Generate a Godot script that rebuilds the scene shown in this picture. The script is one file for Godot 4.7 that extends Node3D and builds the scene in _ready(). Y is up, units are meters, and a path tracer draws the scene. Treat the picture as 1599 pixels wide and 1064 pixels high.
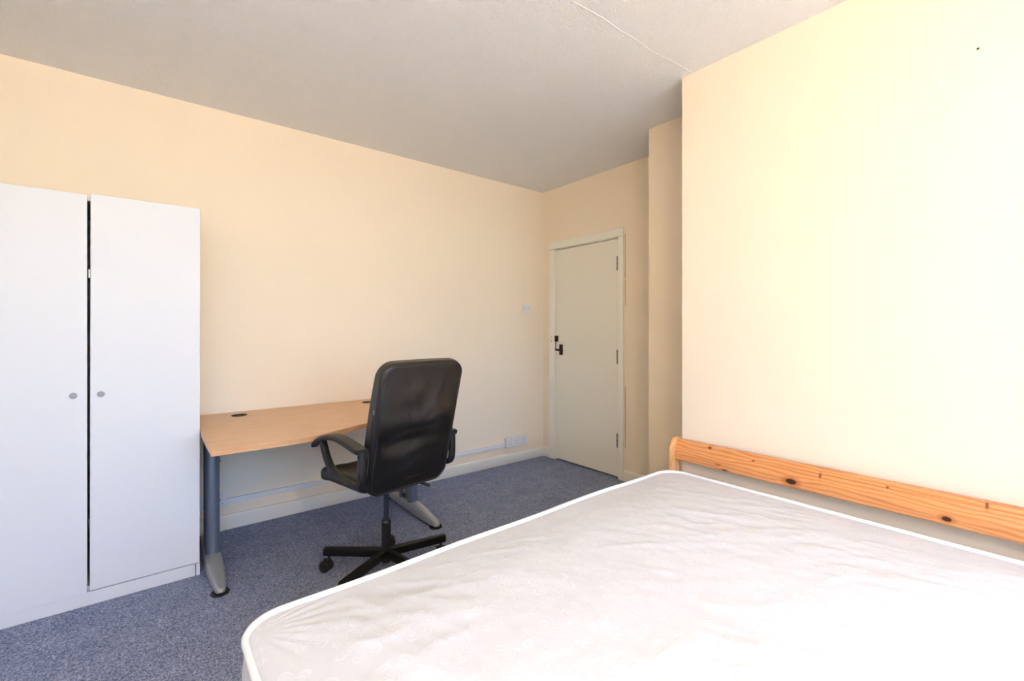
extends Node3D
# A rented bedroom: cream walls, dark carpet, white wardrobe, beech desk, black office chair, double bed.
# Metres, y up. The door wall faces -x, the long desk wall faces +z, the window is in the wall behind the camera.

const CEIL := 2.52          # ceiling height
const BACK := -3.221        # desk wall
const DOORW := 2.968        # door wall
const PIER := 2.570         # face of the boxed pier beside the door
const PIER_Z := -1.766
const CHIM := 2.183         # face of the chimney breast
const CHIM_Z := -1.298
const LEFT := -1.30
const FRONT := 1.90         # window wall
const OFF := -0.028         # seat and back sit a little to one side of the column

var V := PackedVector3Array()
var N := PackedVector3Array()
var T2 := PackedVector2Array()
var I := PackedInt32Array()
var taken := {}
var M := {}
var rng := RandomNumberGenerator.new()


func _ready():
	rng.seed = 7
	setup_view_and_light()
	make_materials()
	build_shell()
	build_window()
	build_door()
	build_wardrobe()
	build_bed()
	build_mattress()
	build_desk()
	build_chair()
	build_fittings()
	build_unseen_lamp()


# ------------------------------------------------------------------ camera, sky, sun, exposure
func setup_view_and_light():
	var cam := Camera3D.new()
	cam.name = "camera"
	cam.projection = Camera3D.PROJECTION_FRUSTUM
	cam.near = 0.05
	cam.far = 200.0
	cam.size = 2.0 * 532.0 / 710.0 * cam.near
	cam.frustum_offset = Vector2(0, -16.0 / 710.0 * cam.near)
	cam.position = Vector3(0, 1.2, 0)
	cam.rotation.y = deg_to_rad(-38.75)
	add_child(cam)
	cam.current = true

	var sky_mat := ProceduralSkyMaterial.new()
	sky_mat.sky_top_color = Color(0.52, 0.69, 0.97)
	sky_mat.sky_horizon_color = Color(0.80, 0.91, 1.0)
	sky_mat.sky_curve = 0.15
	sky_mat.ground_bottom_color = Color(0.35, 0.36, 0.28)
	sky_mat.ground_horizon_color = Color(0.60, 0.62, 0.58)
	sky_mat.sun_angle_max = 5.0
	var sky := Sky.new()
	sky.sky_material = sky_mat
	var e := Environment.new()
	e.background_mode = Environment.BG_SKY
	e.sky = sky
	e.background_energy_multiplier = 12.0
	e.tonemap_mode = Environment.TONE_MAPPER_LINEAR
	e.tonemap_exposure = 1.34
	e.sdfgi_enabled = true
	e.ssao_enabled = true
	e.ssil_enabled = true
	var we := WorldEnvironment.new()
	we.name = "world_environment"
	we.environment = e
	add_child(we)

	# the sun stands behind the house, high, and lights the unseen paving outside the window
	var sun := DirectionalLight3D.new()
	sun.name = "sun"
	sun.light_color = Color(1.0, 0.95, 0.86)
	sun.light_energy = 24.0
	sun.light_angular_distance = 0.53
	sun.shadow_enabled = true
	sun.sky_mode = DirectionalLight3D.SKY_MODE_LIGHT_ONLY
	add_child(sun)
	sun.look_at_from_position(Vector3.ZERO, Vector3(0.35, -1.0, 0.35))


# ------------------------------------------------------------------ names, labels, mesh helpers
func numbered(called: String) -> String:
	var n: int = taken.get(called, 0)
	taken[called] = n + 1
	return called if n == 0 else "%s_%03d" % [called, n]


func tag(o: Node, label: String, category: String, group := "", kind := ""):
	o.set_meta("label", label)
	o.set_meta("category", category)
	if group != "":
		o.set_meta("group", group)
	if kind != "":
		o.set_meta("kind", kind)


func thing(called: String, label: String, category: String, at := Vector3.ZERO, turn := 0.0, kind := "") -> Node3D:
	var o := Node3D.new()
	o.name = numbered(called)
	add_child(o)
	o.position = at
	o.rotation.y = turn
	tag(o, label, category, "", kind)
	return o


func start():
	V = PackedVector3Array()
	N = PackedVector3Array()
	T2 = PackedVector2Array()
	I = PackedInt32Array()


func mesh_now() -> ArrayMesh:
	var a := []
	a.resize(Mesh.ARRAY_MAX)
	a[Mesh.ARRAY_VERTEX] = V
	a[Mesh.ARRAY_NORMAL] = N
	a[Mesh.ARRAY_TEX_UV] = T2
	a[Mesh.ARRAY_INDEX] = I
	var m := ArrayMesh.new()
	m.add_surface_from_arrays(Mesh.PRIMITIVE_TRIANGLES, a)
	start()
	return m


func done(called: String, mat: Material, parent: Node = null, at := Vector3.ZERO) -> MeshInstance3D:
	var o := MeshInstance3D.new()
	o.mesh = mesh_now()
	o.material_override = mat
	o.cast_shadow = GeometryInstance3D.SHADOW_CASTING_SETTING_ON
	o.position = at
	if parent == null:
		o.name = numbered(called)
		add_child(o)
	else:
		o.name = called
		parent.add_child(o, true)
	return o


func part(called: String, m: Mesh, mat: Material, parent: Node, xf: Transform3D) -> MeshInstance3D:
	var o := MeshInstance3D.new()
	o.name = called
	o.mesh = m
	o.material_override = mat
	o.transform = xf
	parent.add_child(o, true)
	return o


# rings of equal length joined by quads; a ring given twice makes a sharp edge
func loft(rings: Array, cap_a := true, cap_b := true, wrap := true, xf := Transform3D.IDENTITY):
	var m: int = rings[0].size()
	var P := PackedVector3Array()
	for r in rings:
		P.append_array(r)
	var F := PackedInt32Array()
	var last := m if wrap else m - 1
	for i in rings.size() - 1:
		for j in last:
			var a := i * m + j
			var b := i * m + (j + 1) % m
			F.append_array([a, b, b + m, a, b + m, a + m])
	for c in 2:
		if (c == 0 and not cap_a) or (c == 1 and not cap_b):
			continue
		var ring: PackedVector3Array = rings[0] if c == 0 else rings[rings.size() - 1]
		var mid := Vector3.ZERO
		for p in ring:
			mid += p
		mid /= m
		var o := P.size()
		P.append_array(ring)
		P.append(mid)
		for j in m:
			if c == 0:
				F.append_array([o + (j + 1) % m, o + j, o + m])
			else:
				F.append_array([o + j, o + (j + 1) % m, o + m])
	add_faces(P, F, xf, true)


func add_faces(P: PackedVector3Array, F: PackedInt32Array, xf: Transform3D, closed: bool, uvs := PackedVector2Array()):
	var mid := Vector3.ZERO
	for p in P:
		mid += p
	mid /= P.size()
	var vol := 0.0
	var nn := PackedVector3Array()
	nn.resize(P.size())
	for k in range(0, F.size(), 3):
		var a := P[F[k]] - mid
		var b := P[F[k + 1]] - mid
		var c := P[F[k + 2]] - mid
		vol += a.dot(b.cross(c))
		var fn := (b - a).cross(c - a)
		nn[F[k]] += fn
		nn[F[k + 1]] += fn
		nn[F[k + 2]] += fn
	var s := -1.0 if closed and vol < 0.0 else 1.0
	var o := V.size()
	for i in P.size():
		V.append(xf * P[i])
		var q := nn[i] * s
		if q.length_squared() < 1e-24:
			q = Vector3.UP
		N.append((xf.basis * q).normalized())
		T2.append(uvs[i] if uvs.size() else Vector2(P[i].x, P[i].y))
	for k in range(0, F.size(), 3):      # front faces run clockwise
		if s > 0.0:
			I.append_array([o + F[k], o + F[k + 2], o + F[k + 1]])
		else:
			I.append_array([o + F[k], o + F[k + 1], o + F[k + 2]])


# rounded rectangle in the xy plane, at height z
func rrect(hw: float, hh: float, r: float, z: float, seg := 4) -> PackedVector3Array:
	var out := PackedVector3Array()
	r = clampf(r, 0.0001, minf(hw, hh))
	for q in 4:
		var c := Vector2(hw - r, hh - r) * Vector2([1, -1, -1, 1][q], [1, 1, -1, -1][q])
		for k in seg + 1:
			var a := PI / 2 * (q + float(k) / seg)
			out.append(Vector3(c.x + r * cos(a), c.y + r * sin(a), z))
	return out


# block of size s about the origin of xf with rounded edges (extruded along z)
func block(xf: Transform3D, s: Vector3, r := 0.003, seg := 2, end_r := -1.0):
	var e := r if end_r < 0.0 else end_r
	var rings := []
	var hz := s.z / 2
	for side in [-1, 1]:
		var set_ := []
		for k in seg + 1:
			var a := PI / 2 * k / seg
			var inset := e * (1.0 - sin(a))
			set_.append(rrect(s.x / 2 - inset, s.y / 2 - inset, maxf(r - inset, 0.0002), side * (hz - e + e * cos(a)), seg))
		if side == 1:
			set_.reverse()
		rings.append_array(set_)
	loft(rings, true, true, true, xf)


func box(lo: Vector3, hi: Vector3, r := 0.003, seg := 2):
	block(Transform3D(Basis.IDENTITY, (lo + hi) / 2), hi - lo, r, seg)


# plain box with sharp edges, for the shell of the house
func slab(lo: Vector3, hi: Vector3):
	var c := (lo + hi) / 2
	var h := (hi - lo) / 2
	for ax in 3:
		for s in [-1.0, 1.0]:
			var n := Vector3.ZERO
			n[ax] = s
			var u := Vector3.ZERO
			u[(ax + 1) % 3] = h[(ax + 1) % 3]
			var w := Vector3.ZERO
			w[(ax + 2) % 3] = h[(ax + 2) % 3] * s
			var m := c + n * h[ax]
			var o := V.size()
			for k in 4:
				var q: Vector3 = m + u * [-1, 1, 1, -1][k] + w * [-1, -1, 1, 1][k]
				V.append(q)
				N.append(n)
				T2.append(Vector2(q.z, q.y) if ax == 0 else Vector2(q.x, q.z) if ax == 1 else Vector2(q.x, q.y))   # in metres
			I.append_array([o, o + 2, o + 1, o, o + 3, o + 2])


# profile of (radius, height) turned about y; a point given twice makes a sharp edge
func lathe(xf: Transform3D, prof: Array, n := 24):
	var rings := []
	for p in prof:
		var r := PackedVector3Array()
		for k in n:
			var a := TAU * k / n
			r.append(Vector3(maxf(p.x, 0.00001) * cos(a), p.y, maxf(p.x, 0.00001) * sin(a)))
		rings.append(r)
	loft(rings, true, true, true, xf)


func drum(xf: Transform3D, r: float, h: float, bevel := 0.001, n := 24):
	lathe(xf, [Vector2(r - bevel, 0), Vector2(r, bevel), Vector2(r, bevel), Vector2(r, h - bevel), Vector2(r, h - bevel), Vector2(r - bevel, h)], n)


# ellipse-like section (half width a across, half height b) swept along points; side is the direction of a
func sweep(points: Array, sizes: Array, side: Vector3, n := 12, square := 1.0, xf := Transform3D.IDENTITY, caps := true):
	var rings := []
	for i in points.size():
		var d: Vector3 = (points[mini(i + 1, points.size() - 1)] - points[maxi(i - 1, 0)]).normalized()
		var s := (side - d * side.dot(d)).normalized()
		var u := d.cross(s)
		var r := PackedVector3Array()
		for k in n:
			var a := TAU * k / n
			var ca := cos(a)
			var sa := sin(a)
			var x := signf(ca) * pow(absf(ca), square)
			var y := signf(sa) * pow(absf(sa), square)
			r.append(points[i] + s * x * sizes[i].x + u * y * sizes[i].y)
		rings.append(r)
	loft(rings, caps, caps, true, xf)


func smooth_path(ctrl: Array, per := 6) -> Array:
	var out := []
	for i in ctrl.size() - 1:
		var p0: Vector3 = ctrl[maxi(i - 1, 0)]
		var p1: Vector3 = ctrl[i]
		var p2: Vector3 = ctrl[i + 1]
		var p3: Vector3 = ctrl[mini(i + 2, ctrl.size() - 1)]
		for k in per:
			out.append(p1.cubic_interpolate(p2, p0, p3, float(k) / per))
	out.append(ctrl[ctrl.size() - 1])
	return out


func even(n: int, a: Vector2) -> Array:
	var out := []
	for i in n:
		out.append(a)
	return out


# closed tube along a loop of points
func loop_tube(points: Array, r: float, n := 8):
	var m := points.size()
	var rings := []
	for i in m + 1:
		var p: Vector3 = points[i % m]
		var d: Vector3 = (points[(i + 1) % m] - points[(i + m - 1) % m]).normalized()
		var s := d.cross(Vector3(0.13, 0.98, 0.17)).normalized()
		var u := d.cross(s).normalized()
		var ring := PackedVector3Array()
		for k in n:
			var a := TAU * k / n
			ring.append(p + (s * cos(a) + u * sin(a)) * r)
		rings.append(ring)
	loft(rings, false, false)


# flat outline (x, z) with height from y0 to y1, its edges bevelled
func plate(outline: PackedVector2Array, y0: float, y1: float, bevel := 0.002):
	var m := outline.size()
	var inner := PackedVector2Array()
	var area := 0.0
	for i in m:
		area += outline[i].cross(outline[(i + 1) % m])
	for i in m:
		var a := (outline[i] - outline[(i + m - 1) % m]).normalized()
		var b := (outline[(i + 1) % m] - outline[i]).normalized()
		var nrm := (a + b).orthogonal().normalized() * (1.0 if area < 0.0 else -1.0)
		var k := bevel / maxf(0.3, sqrt((1.0 + a.dot(b)) / 2.0))
		inner.append(outline[i] - nrm * k * -1.0 if Geometry2D.is_point_in_polygon(outline[i] + nrm * k, outline) else outline[i] - nrm * k)
	var rings := []
	for r in [[inner, y0], [outline, y0 + bevel], [outline, y0 + bevel], [outline, y1 - bevel], [outline, y1 - bevel], [inner, y1]]:
		var q := PackedVector3Array()
		for p in r[0]:
			q.append(Vector3(p.x, r[1], p.y))
		rings.append(q)
	loft(rings, false, false)
	var tri := Geometry2D.triangulate_polygon(inner)
	for side in 2:
		var o := V.size()
		for p in inner:
			V.append(Vector3(p.x, y1 if side else y0, p.y))
			N.append(Vector3.UP if side else Vector3.DOWN)
			T2.append(p)
		for k in range(0, tri.size(), 3):
			var a := inner[tri[k]]
			var up := (inner[tri[k + 1]] - a).cross(inner[tri[k + 2]] - a) < 0.0   # seen from above, x right and z down
			if up == (side == 0):
				I.append_array([o + tri[k], o + tri[k + 1], o + tri[k + 2]])
			else:
				I.append_array([o + tri[k], o + tri[k + 2], o + tri[k + 1]])


# open sheet of rows of points with uvs; towards says where its front looks
func sheet(rows: Array, uvs: Array, towards: Vector3):
	var m: int = rows[0].size()
	var P := PackedVector3Array()
	var U := PackedVector2Array()
	for i in rows.size():
		P.append_array(rows[i])
		U.append_array(uvs[i])
	var F := PackedInt32Array()
	var mi := rows.size() / 2
	var mj := m / 2
	var a0: Vector3 = rows[mi][mj]
	var turned: bool = (rows[mi][mj + 1] - a0).cross(rows[mi + 1][mj] - a0).dot(towards) < 0.0 if mi + 1 < rows.size() and mj + 1 < m else (rows[0][1] - rows[0][0]).cross(rows[1][0] - rows[0][0]).dot(towards) < 0.0
	for i in rows.size() - 1:
		for j in m - 1:
			var a := i * m + j
			if turned:
				F.append_array([a, a + m, a + 1, a + 1, a + m, a + m + 1])
			else:
				F.append_array([a, a + 1, a + m, a + 1, a + m + 1, a + m])
	add_faces(P, F, Transform3D.IDENTITY, false, U)


# cushion: rounded-rectangle outline, thickness along z, bent by a callable
func cushion(hw: float, hh: float, r: float, t: float, e: float, bend: Callable, seg := 8):
	var rings := []
	var rings_in := 12
	var er := 6
	for side in [-1, 1]:
		var set_ := []
		for k in rings_in:
			var f := (k + 0.02) / float(rings_in)
			var base := rrect(hw - e, hh - e, maxf(r - e, 0.002), side * t / 2, seg)
			base = dense(base, 4)
			var q := PackedVector3Array()
			for p in base:
				q.append(Vector3(p.x * f, p.y * f, p.z))
			set_.append(q)
		for k in er + 1:
			var a := PI / 2 * k / er
			var inset := e * (1.0 - sin(a))
			set_.append(dense(rrect(hw - inset, hh - inset, maxf(r - inset, 0.002), side * (t / 2 - e + e * cos(a)), seg), 4))
		if side == 1:
			set_.reverse()
		rings.append_array(set_)
	var bent := []
	for ring in rings:
		var q := PackedVector3Array()
		for p in ring:
			q.append(bend.call(p))
		bent.append(q)
	loft(bent, true, true)


func dense(ring: PackedVector3Array, per: int) -> PackedVector3Array:
	var out := PackedVector3Array()
	for i in ring.size():
		var a := ring[i]
		var b := ring[(i + 1) % ring.size()]
		var k := per * 3 if a.distance_to(b) > 0.1 else 1
		for j in k:
			out.append(a.lerp(b, float(j) / k))
	return out


func turned(at: Vector3, rx := 0.0, ry := 0.0, rz := 0.0) -> Transform3D:
	return Transform3D(Basis.from_euler(Vector3(rx, ry, rz)), at)


# ------------------------------------------------------------------ materials
func mat(color: Color, rough: float, metal := 0.0, spec := 0.5) -> StandardMaterial3D:
	var m := StandardMaterial3D.new()
	m.albedo_color = color
	m.roughness = rough
	m.metallic = metal
	m.metallic_specular = spec
	return m


func noise(seed_: int, freq: float, oct := 3, kind := FastNoiseLite.TYPE_SIMPLEX_SMOOTH) -> FastNoiseLite:
	var n := FastNoiseLite.new()
	n.seed = seed_
	n.frequency = freq
	n.noise_type = kind
	n.fractal_octaves = oct
	return n


func tri(m: StandardMaterial3D, scale_: Vector3, world := true):
	m.uv1_triplanar = true
	m.uv1_world_triplanar = world
	m.uv1_scale = scale_
	m.uv1_triplanar_sharpness = 6.0


func relief(m: StandardMaterial3D, im: Image, cm: float):
	m.heightmap_enabled = true
	m.heightmap_texture = ImageTexture.create_from_image(im)
	m.heightmap_scale = cm


func seamless(n: FastNoiseLite, size: int) -> Image:
	var im := n.get_seamless_image(size, size)
	im.convert(Image.FORMAT_L8)
	return im


# image of colours, from a callable of (x, y) in pixels
func painted(w: int, h: int, f: Callable) -> ImageTexture:
	var b := PackedByteArray()
	b.resize(w * h * 3)
	var k := 0
	for y in h:
		for x in w:
			var c: Color = f.call(x, y)
			b[k] = clampi(int(c.r * 255.0 + 0.5), 0, 255)
			b[k + 1] = clampi(int(c.g * 255.0 + 0.5), 0, 255)
			b[k + 2] = clampi(int(c.b * 255.0 + 0.5), 0, 255)
			k += 3
	return ImageTexture.create_from_image(Image.create_from_data(w, h, false, Image.FORMAT_RGB8, b))


func make_materials():
	# cream emulsion with a faintly rollered surface
	var wall := mat(Color(0.955, 0.890, 0.790), 0.75, 0.0, 0.3)
	var roller := seamless(noise(3, 0.05, 4), 512)
	wall.uv1_scale = Vector3.ONE * 2.5
	relief(wall, roller, 0.04)
	M.wall = wall
	# white stippled ceiling
	var ceil_ := mat(Color(0.955, 0.95, 0.94), 0.9, 0.0, 0.2)
	ceil_.uv1_scale = Vector3.ONE * 2.2
	relief(ceil_, seamless(noise(5, 0.09, 3), 512), 0.35)
	M.ceiling = ceil_
	# cut-pile carpet, slate blue with lighter and darker tufts
	var tuft := seamless(noise(11, 0.26, 2, FastNoiseLite.TYPE_VALUE), 1024)
	var fibre := seamless(noise(12, 0.47, 1, FastNoiseLite.TYPE_VALUE), 1024)
	var worn := seamless(noise(13, 0.006, 4), 1024)
	var carpet := mat(Color.WHITE, 1.0, 0.0, 0.1)
	carpet.albedo_texture = painted(1024, 1024, func(x, y):
		var t: float = tuft.get_pixel(x, y).r * 0.6 + fibre.get_pixel(x, y).r * 0.55 + (worn.get_pixel(x, y).r - 0.5) * 0.10 - 0.1
		t = clampf((t - 0.5) * 1.25 + 0.5, 0.0, 1.0)
		return Color(0.32, 0.355, 0.455).lerp(Color(0.76, 0.785, 0.875), t))
	carpet.uv1_scale = Vector3.ONE * 0.83
	relief(carpet, fibre, 0.25)
	M.carpet = carpet
	M.gloss_paint = mat(Color(0.945, 0.925, 0.865), 0.38)       # skirting, architrave
	M.door_paint = mat(Color(0.93, 0.905, 0.835), 0.42)
	M.white_board = mat(Color(0.865, 0.865, 0.865), 0.45, 0.0, 0.4)        # melamine
	M.white_edge = mat(Color(0.90, 0.90, 0.89), 0.4)
	M.dark_gap = mat(Color(0.05, 0.05, 0.05), 0.9)
	M.plastic_white = mat(Color(0.90, 0.895, 0.885), 0.3)
	M.plastic_slot = mat(Color(0.10, 0.10, 0.11), 0.6)
	M.steel = mat(Color(0.62, 0.60, 0.56), 0.35, 0.9)
	M.bronze = mat(Color(0.23, 0.17, 0.09), 0.38, 0.75)
	M.grey_knob = mat(Color(0.62, 0.63, 0.64), 0.45)
	M.crack = mat(Color(0.28, 0.18, 0.10), 0.9)
	M.leg_metal = mat(Color(0.47, 0.51, 0.57), 0.34, 0.6)
	M.foot_metal = mat(Color(0.66, 0.67, 0.67), 0.42, 0.45)
	M.black_metal = mat(Color(0.05, 0.05, 0.055), 0.34, 0.2)
	M.black_plastic = mat(Color(0.055, 0.056, 0.06), 0.42)
	M.arm_plastic = mat(Color(0.06, 0.061, 0.066), 0.46)
	M.rubber = mat(Color(0.06, 0.06, 0.065), 0.7)
	M.chrome = mat(Color(0.33, 0.35, 0.38), 0.28, 0.9)
	M.thread = mat(Color(0.42, 0.43, 0.45), 0.7)
	M.worn = mat(Color(0.72, 0.72, 0.70), 0.6)
	M.paving = mat(Color(0.71, 0.70, 0.665), 0.9, 0.0, 0.2)
	M.brick_out = mat(Color(0.70, 0.55, 0.45), 0.9)
	# black leatherette
	var hide := mat(Color(0.022, 0.022, 0.026), 0.33, 0.0, 0.62)
	tri(hide, Vector3.ONE * 6.0, false)
	relief(hide, seamless(noise(21, 0.06, 4), 512), 0.035)
	M.hide = hide
	# beech-effect desktop, grain along x
	var bn := noise(31, 1.0, 3)
	var bf := noise(32, 1.0, 2)
	var beech := mat(Color.WHITE, 0.38)
	beech.albedo_texture = painted(1024, 768, func(x, y):
		var g: float = bn.get_noise_2d(x * 0.006, y * 0.055) * 0.55 + bf.get_noise_2d(x * 0.03, y * 0.5) * 0.35
		var fleck: float = maxf(0.0, bf.get_noise_2d(x * 0.06 + 500.0, y * 0.75) - 0.38) * 1.3
		return Color(0.90, 0.745, 0.585).lerp(Color(0.80, 0.615, 0.445), clampf(0.42 + g * 0.75 + fleck, 0.0, 1.0)))
	tri(beech, Vector3(0.7, 0.9, 0.9), false)
	M.beech = beech
	var band: StandardMaterial3D = beech.duplicate()
	band.albedo_color = Color(0.92, 0.875, 0.82)
	M.beech_edge = band
	# lacquered pine for posts and rails, grain along the local z axis / y axis by direction of use
	M.pine_z = pine(41, true)
	M.pine_y = pine(42, false)
	M.pine_board = pine_headboard()
	# white damask ticking
	var pattern := damask()
	var tick := mat(Color(0.885, 0.887, 0.895), 0.62, 0.0, 0.4)
	tick.albedo_texture = pattern[0]
	tick.uv1_scale = Vector3(1, 1, 1)
	relief(tick, pattern[1], 0.09)
	tick.roughness_texture = pattern[2]
	tick.roughness_texture_channel = BaseMaterial3D.TEXTURE_CHANNEL_RED
	tick.roughness = 1.0
	M.tick = tick
	M.tape = mat(Color(0.93, 0.93, 0.925), 0.8)
	var glass := mat(Color(0.9, 0.95, 0.95, 0.06), 0.02)
	glass.transparency = BaseMaterial3D.TRANSPARENCY_ALPHA
	M.glass = glass
	M.frame_white = mat(Color(0.93, 0.93, 0.92), 0.35)


func pine(seed_: int, along_z: bool) -> StandardMaterial3D:
	var n1 := noise(seed_, 1.0, 3)
	var m := mat(Color.WHITE, 0.4)
	m.albedo_texture = painted(512, 512, func(x, y):
		var along: float = x if not along_z else y
		var across: float = y if not along_z else x
		if not along_z:
			along = y
			across = x
		var w: float = n1.get_noise_2d(across * 0.012, along * 0.004) * 6.0
		var ring: float = 0.5 + 0.5 * sin(across * 0.16 + w)
		var fine: float = n1.get_noise_2d(across * 0.5, along * 0.01) * 0.3
		return Color(0.93, 0.72, 0.49).lerp(Color(0.80, 0.50, 0.26), clampf(ring * 0.5 + fine + 0.1, 0.0, 1.0)))
	tri(m, Vector3.ONE * 2.0, false)
	return m


# the headboard rail: u runs along 1.34 m, v over its height; knots where the photograph has them
func pine_headboard() -> StandardMaterial3D:
	var n1 := noise(51, 1.0, 3)
	var n2 := noise(52, 1.0, 2)
	# knots: z, height, radius along, radius across, darkness
	var knots := [[-0.753, 0.562, 0.021, 0.0115, 1.0], [-0.269, 0.559, 0.013, 0.0085, 0.95], [-1.038, 0.538, 0.015, 0.007, 0.95],
		[-1.123, 0.626, 0.008, 0.005, 0.8], [-0.914, 0.611, 0.005, 0.0035, 0.6], [-0.650, 0.609, 0.004, 0.010, 0.45],
		[-0.433, 0.618, 0.004, 0.004, 0.5], [-0.175, 0.627, 0.004, 0.010, 0.5], [-1.07, 0.560, 0.016, 0.006, 0.25]]
	var m := mat(Color.WHITE, 0.36)
	m.albedo_texture = painted(1536, 144, func(x, y):
		var z: float = -1.30 + 1.335 * x / 1536.0
		var h: float = 0.637 - 0.100 * y / 144.0
		var across: float = h * 1000.0 + (z + 0.7) * 14.0
		var dark := 0.0
		var warm := 0.0
		for k in knots:
			var dz: float = (z - k[0]) / k[2]
			var dh: float = (h - k[1]) / k[3]
			var d: float = dz * dz * 0.25 + dh * dh * 0.5
			across += 9.0 * signf(dh) * exp(-d * 0.5) * minf(absf(dh), 1.0) * k[4]
			var e: float = sqrt(dz * dz + dh * dh)
			dark = maxf(dark, k[4] * (1.0 - smoothstep(0.75, 1.1, e)))
			warm = maxf(warm, k[4] * (1.0 - smoothstep(1.0, 2.4, e)) * 0.5)
		var w: float = n1.get_noise_2d(z * 3.0, across * 0.02) * 9.0 + n1.get_noise_2d(z * 0.9 + 40.0, across * 0.008) * 14.0
		var ring: float = 0.5 + 0.5 * sin((across + w) * 0.42)
		ring = pow(ring, 2.2)
		var crack: float = exp(-pow((h - 0.6135 - (z + 0.65) * 0.012 - n2.get_noise_2d(z * 6.0, 3.0) * 0.003) / 0.0009, 2.0)) * smoothstep(-0.95, -0.75, z)
		var fine: float = n2.get_noise_2d(z * 14.0, h * 900.0) * 0.16
		var c := Color(0.885, 0.635, 0.41).lerp(Color(0.73, 0.435, 0.215), clampf(ring * 0.55 + fine + 0.2, 0.0, 1.0))
		c = c.lerp(Color(0.62, 0.30, 0.11), clampf(warm + crack * 0.8, 0.0, 1.0))
		return c.lerp(Color(0.20, 0.085, 0.04), dark))
	return m


# woven flowers of a damask ticking: [colour, height, roughness] images of a 0.6 m repeat
func damask() -> Array:
	var size := 1024
	var h := PackedFloat32Array()
	h.resize(size * size)
	var r := RandomNumberGenerator.new()
	r.seed = 99
	var flowers := []
	for gy in 5:
		for gx in 5:
			flowers.append([Vector2((gx + 0.5 + r.randf_range(-0.22, 0.22) + (gy % 2) * 0.5) / 5.0, (gy + 0.5 + r.randf_range(-0.2, 0.2)) / 5.0), r.randf() * TAU, r.randf_range(0.075, 0.105), r.randi_range(5, 7)])
	for f in flowers:
		var c: Vector2 = f[0] * size
		var rad: float = f[2] * size
		for yy in range(int(c.y - rad * 1.15), int(c.y + rad * 1.15)):
			for xx in range(int(c.x - rad * 1.15), int(c.x + rad * 1.15)):
				var d := Vector2(xx, yy) - c
				var q := d.length() / rad
				if q > 1.15:
					continue
				var a: float = d.angle() + f[1]
				var petal := absf(cos(a * f[3] * 0.5))
				var edge := 0.35 + 0.65 * pow(petal, 0.7)
				var s := q / edge
				var line := exp(-pow((s - 1.0) / 0.075, 2.0)) + 0.8 * exp(-pow((s - 0.74) / 0.06, 2.0)) + 0.6 * exp(-pow((s - 0.5) / 0.06, 2.0))
				if q < 0.4:
					line = maxf(line, 0.75 * pow(absf(sin(a * f[3])), 6.0))
				var k := posmod(yy, size) * size + posmod(xx, size)
				h[k] = maxf(h[k], clampf(line, 0.0, 1.0))
	var vine := noise(61, 0.012, 2)
	var weave := noise(62, 0.3, 1)
	var vine_im := seamless(vine, size)
	var weave_im := seamless(weave, size)
	var col := PackedByteArray()
	var hei := PackedByteArray()
	var rou := PackedByteArray()
	col.resize(size * size)
	hei.resize(size * size)
	rou.resize(size * size)
	for i in size * size:
		var x := i % size
		var y := i / size
		var v: float = vine_im.get_pixel(x, y).r
		var t: float = maxf(h[i], 0.5 * exp(-pow((v - 0.5) / 0.012, 2.0)))
		var wv: float = weave_im.get_pixel(x, y).r
		col[i] = int(241.0 + 9.0 * t + (wv - 0.5) * 5.0)
		hei[i] = int(clampf(90.0 + 130.0 * t + (wv - 0.5) * 30.0, 0.0, 255.0))
		rou[i] = int(195.0 - 40.0 * t)
	var out := []
	out.append(ImageTexture.create_from_image(Image.create_from_data(size, size, false, Image.FORMAT_L8, col)))
	out.append(Image.create_from_data(size, size, false, Image.FORMAT_L8, hei))
	out.append(ImageTexture.create_from_image(Image.create_from_data(size, size, false, Image.FORMAT_L8, rou)))
	return out


# ------------------------------------------------------------------ the room
func struct(called: String, m: Material, label: String, category: String) -> MeshInstance3D:
	var o := done(called, m)
	tag(o, label, category, "", "structure")
	return o


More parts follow.
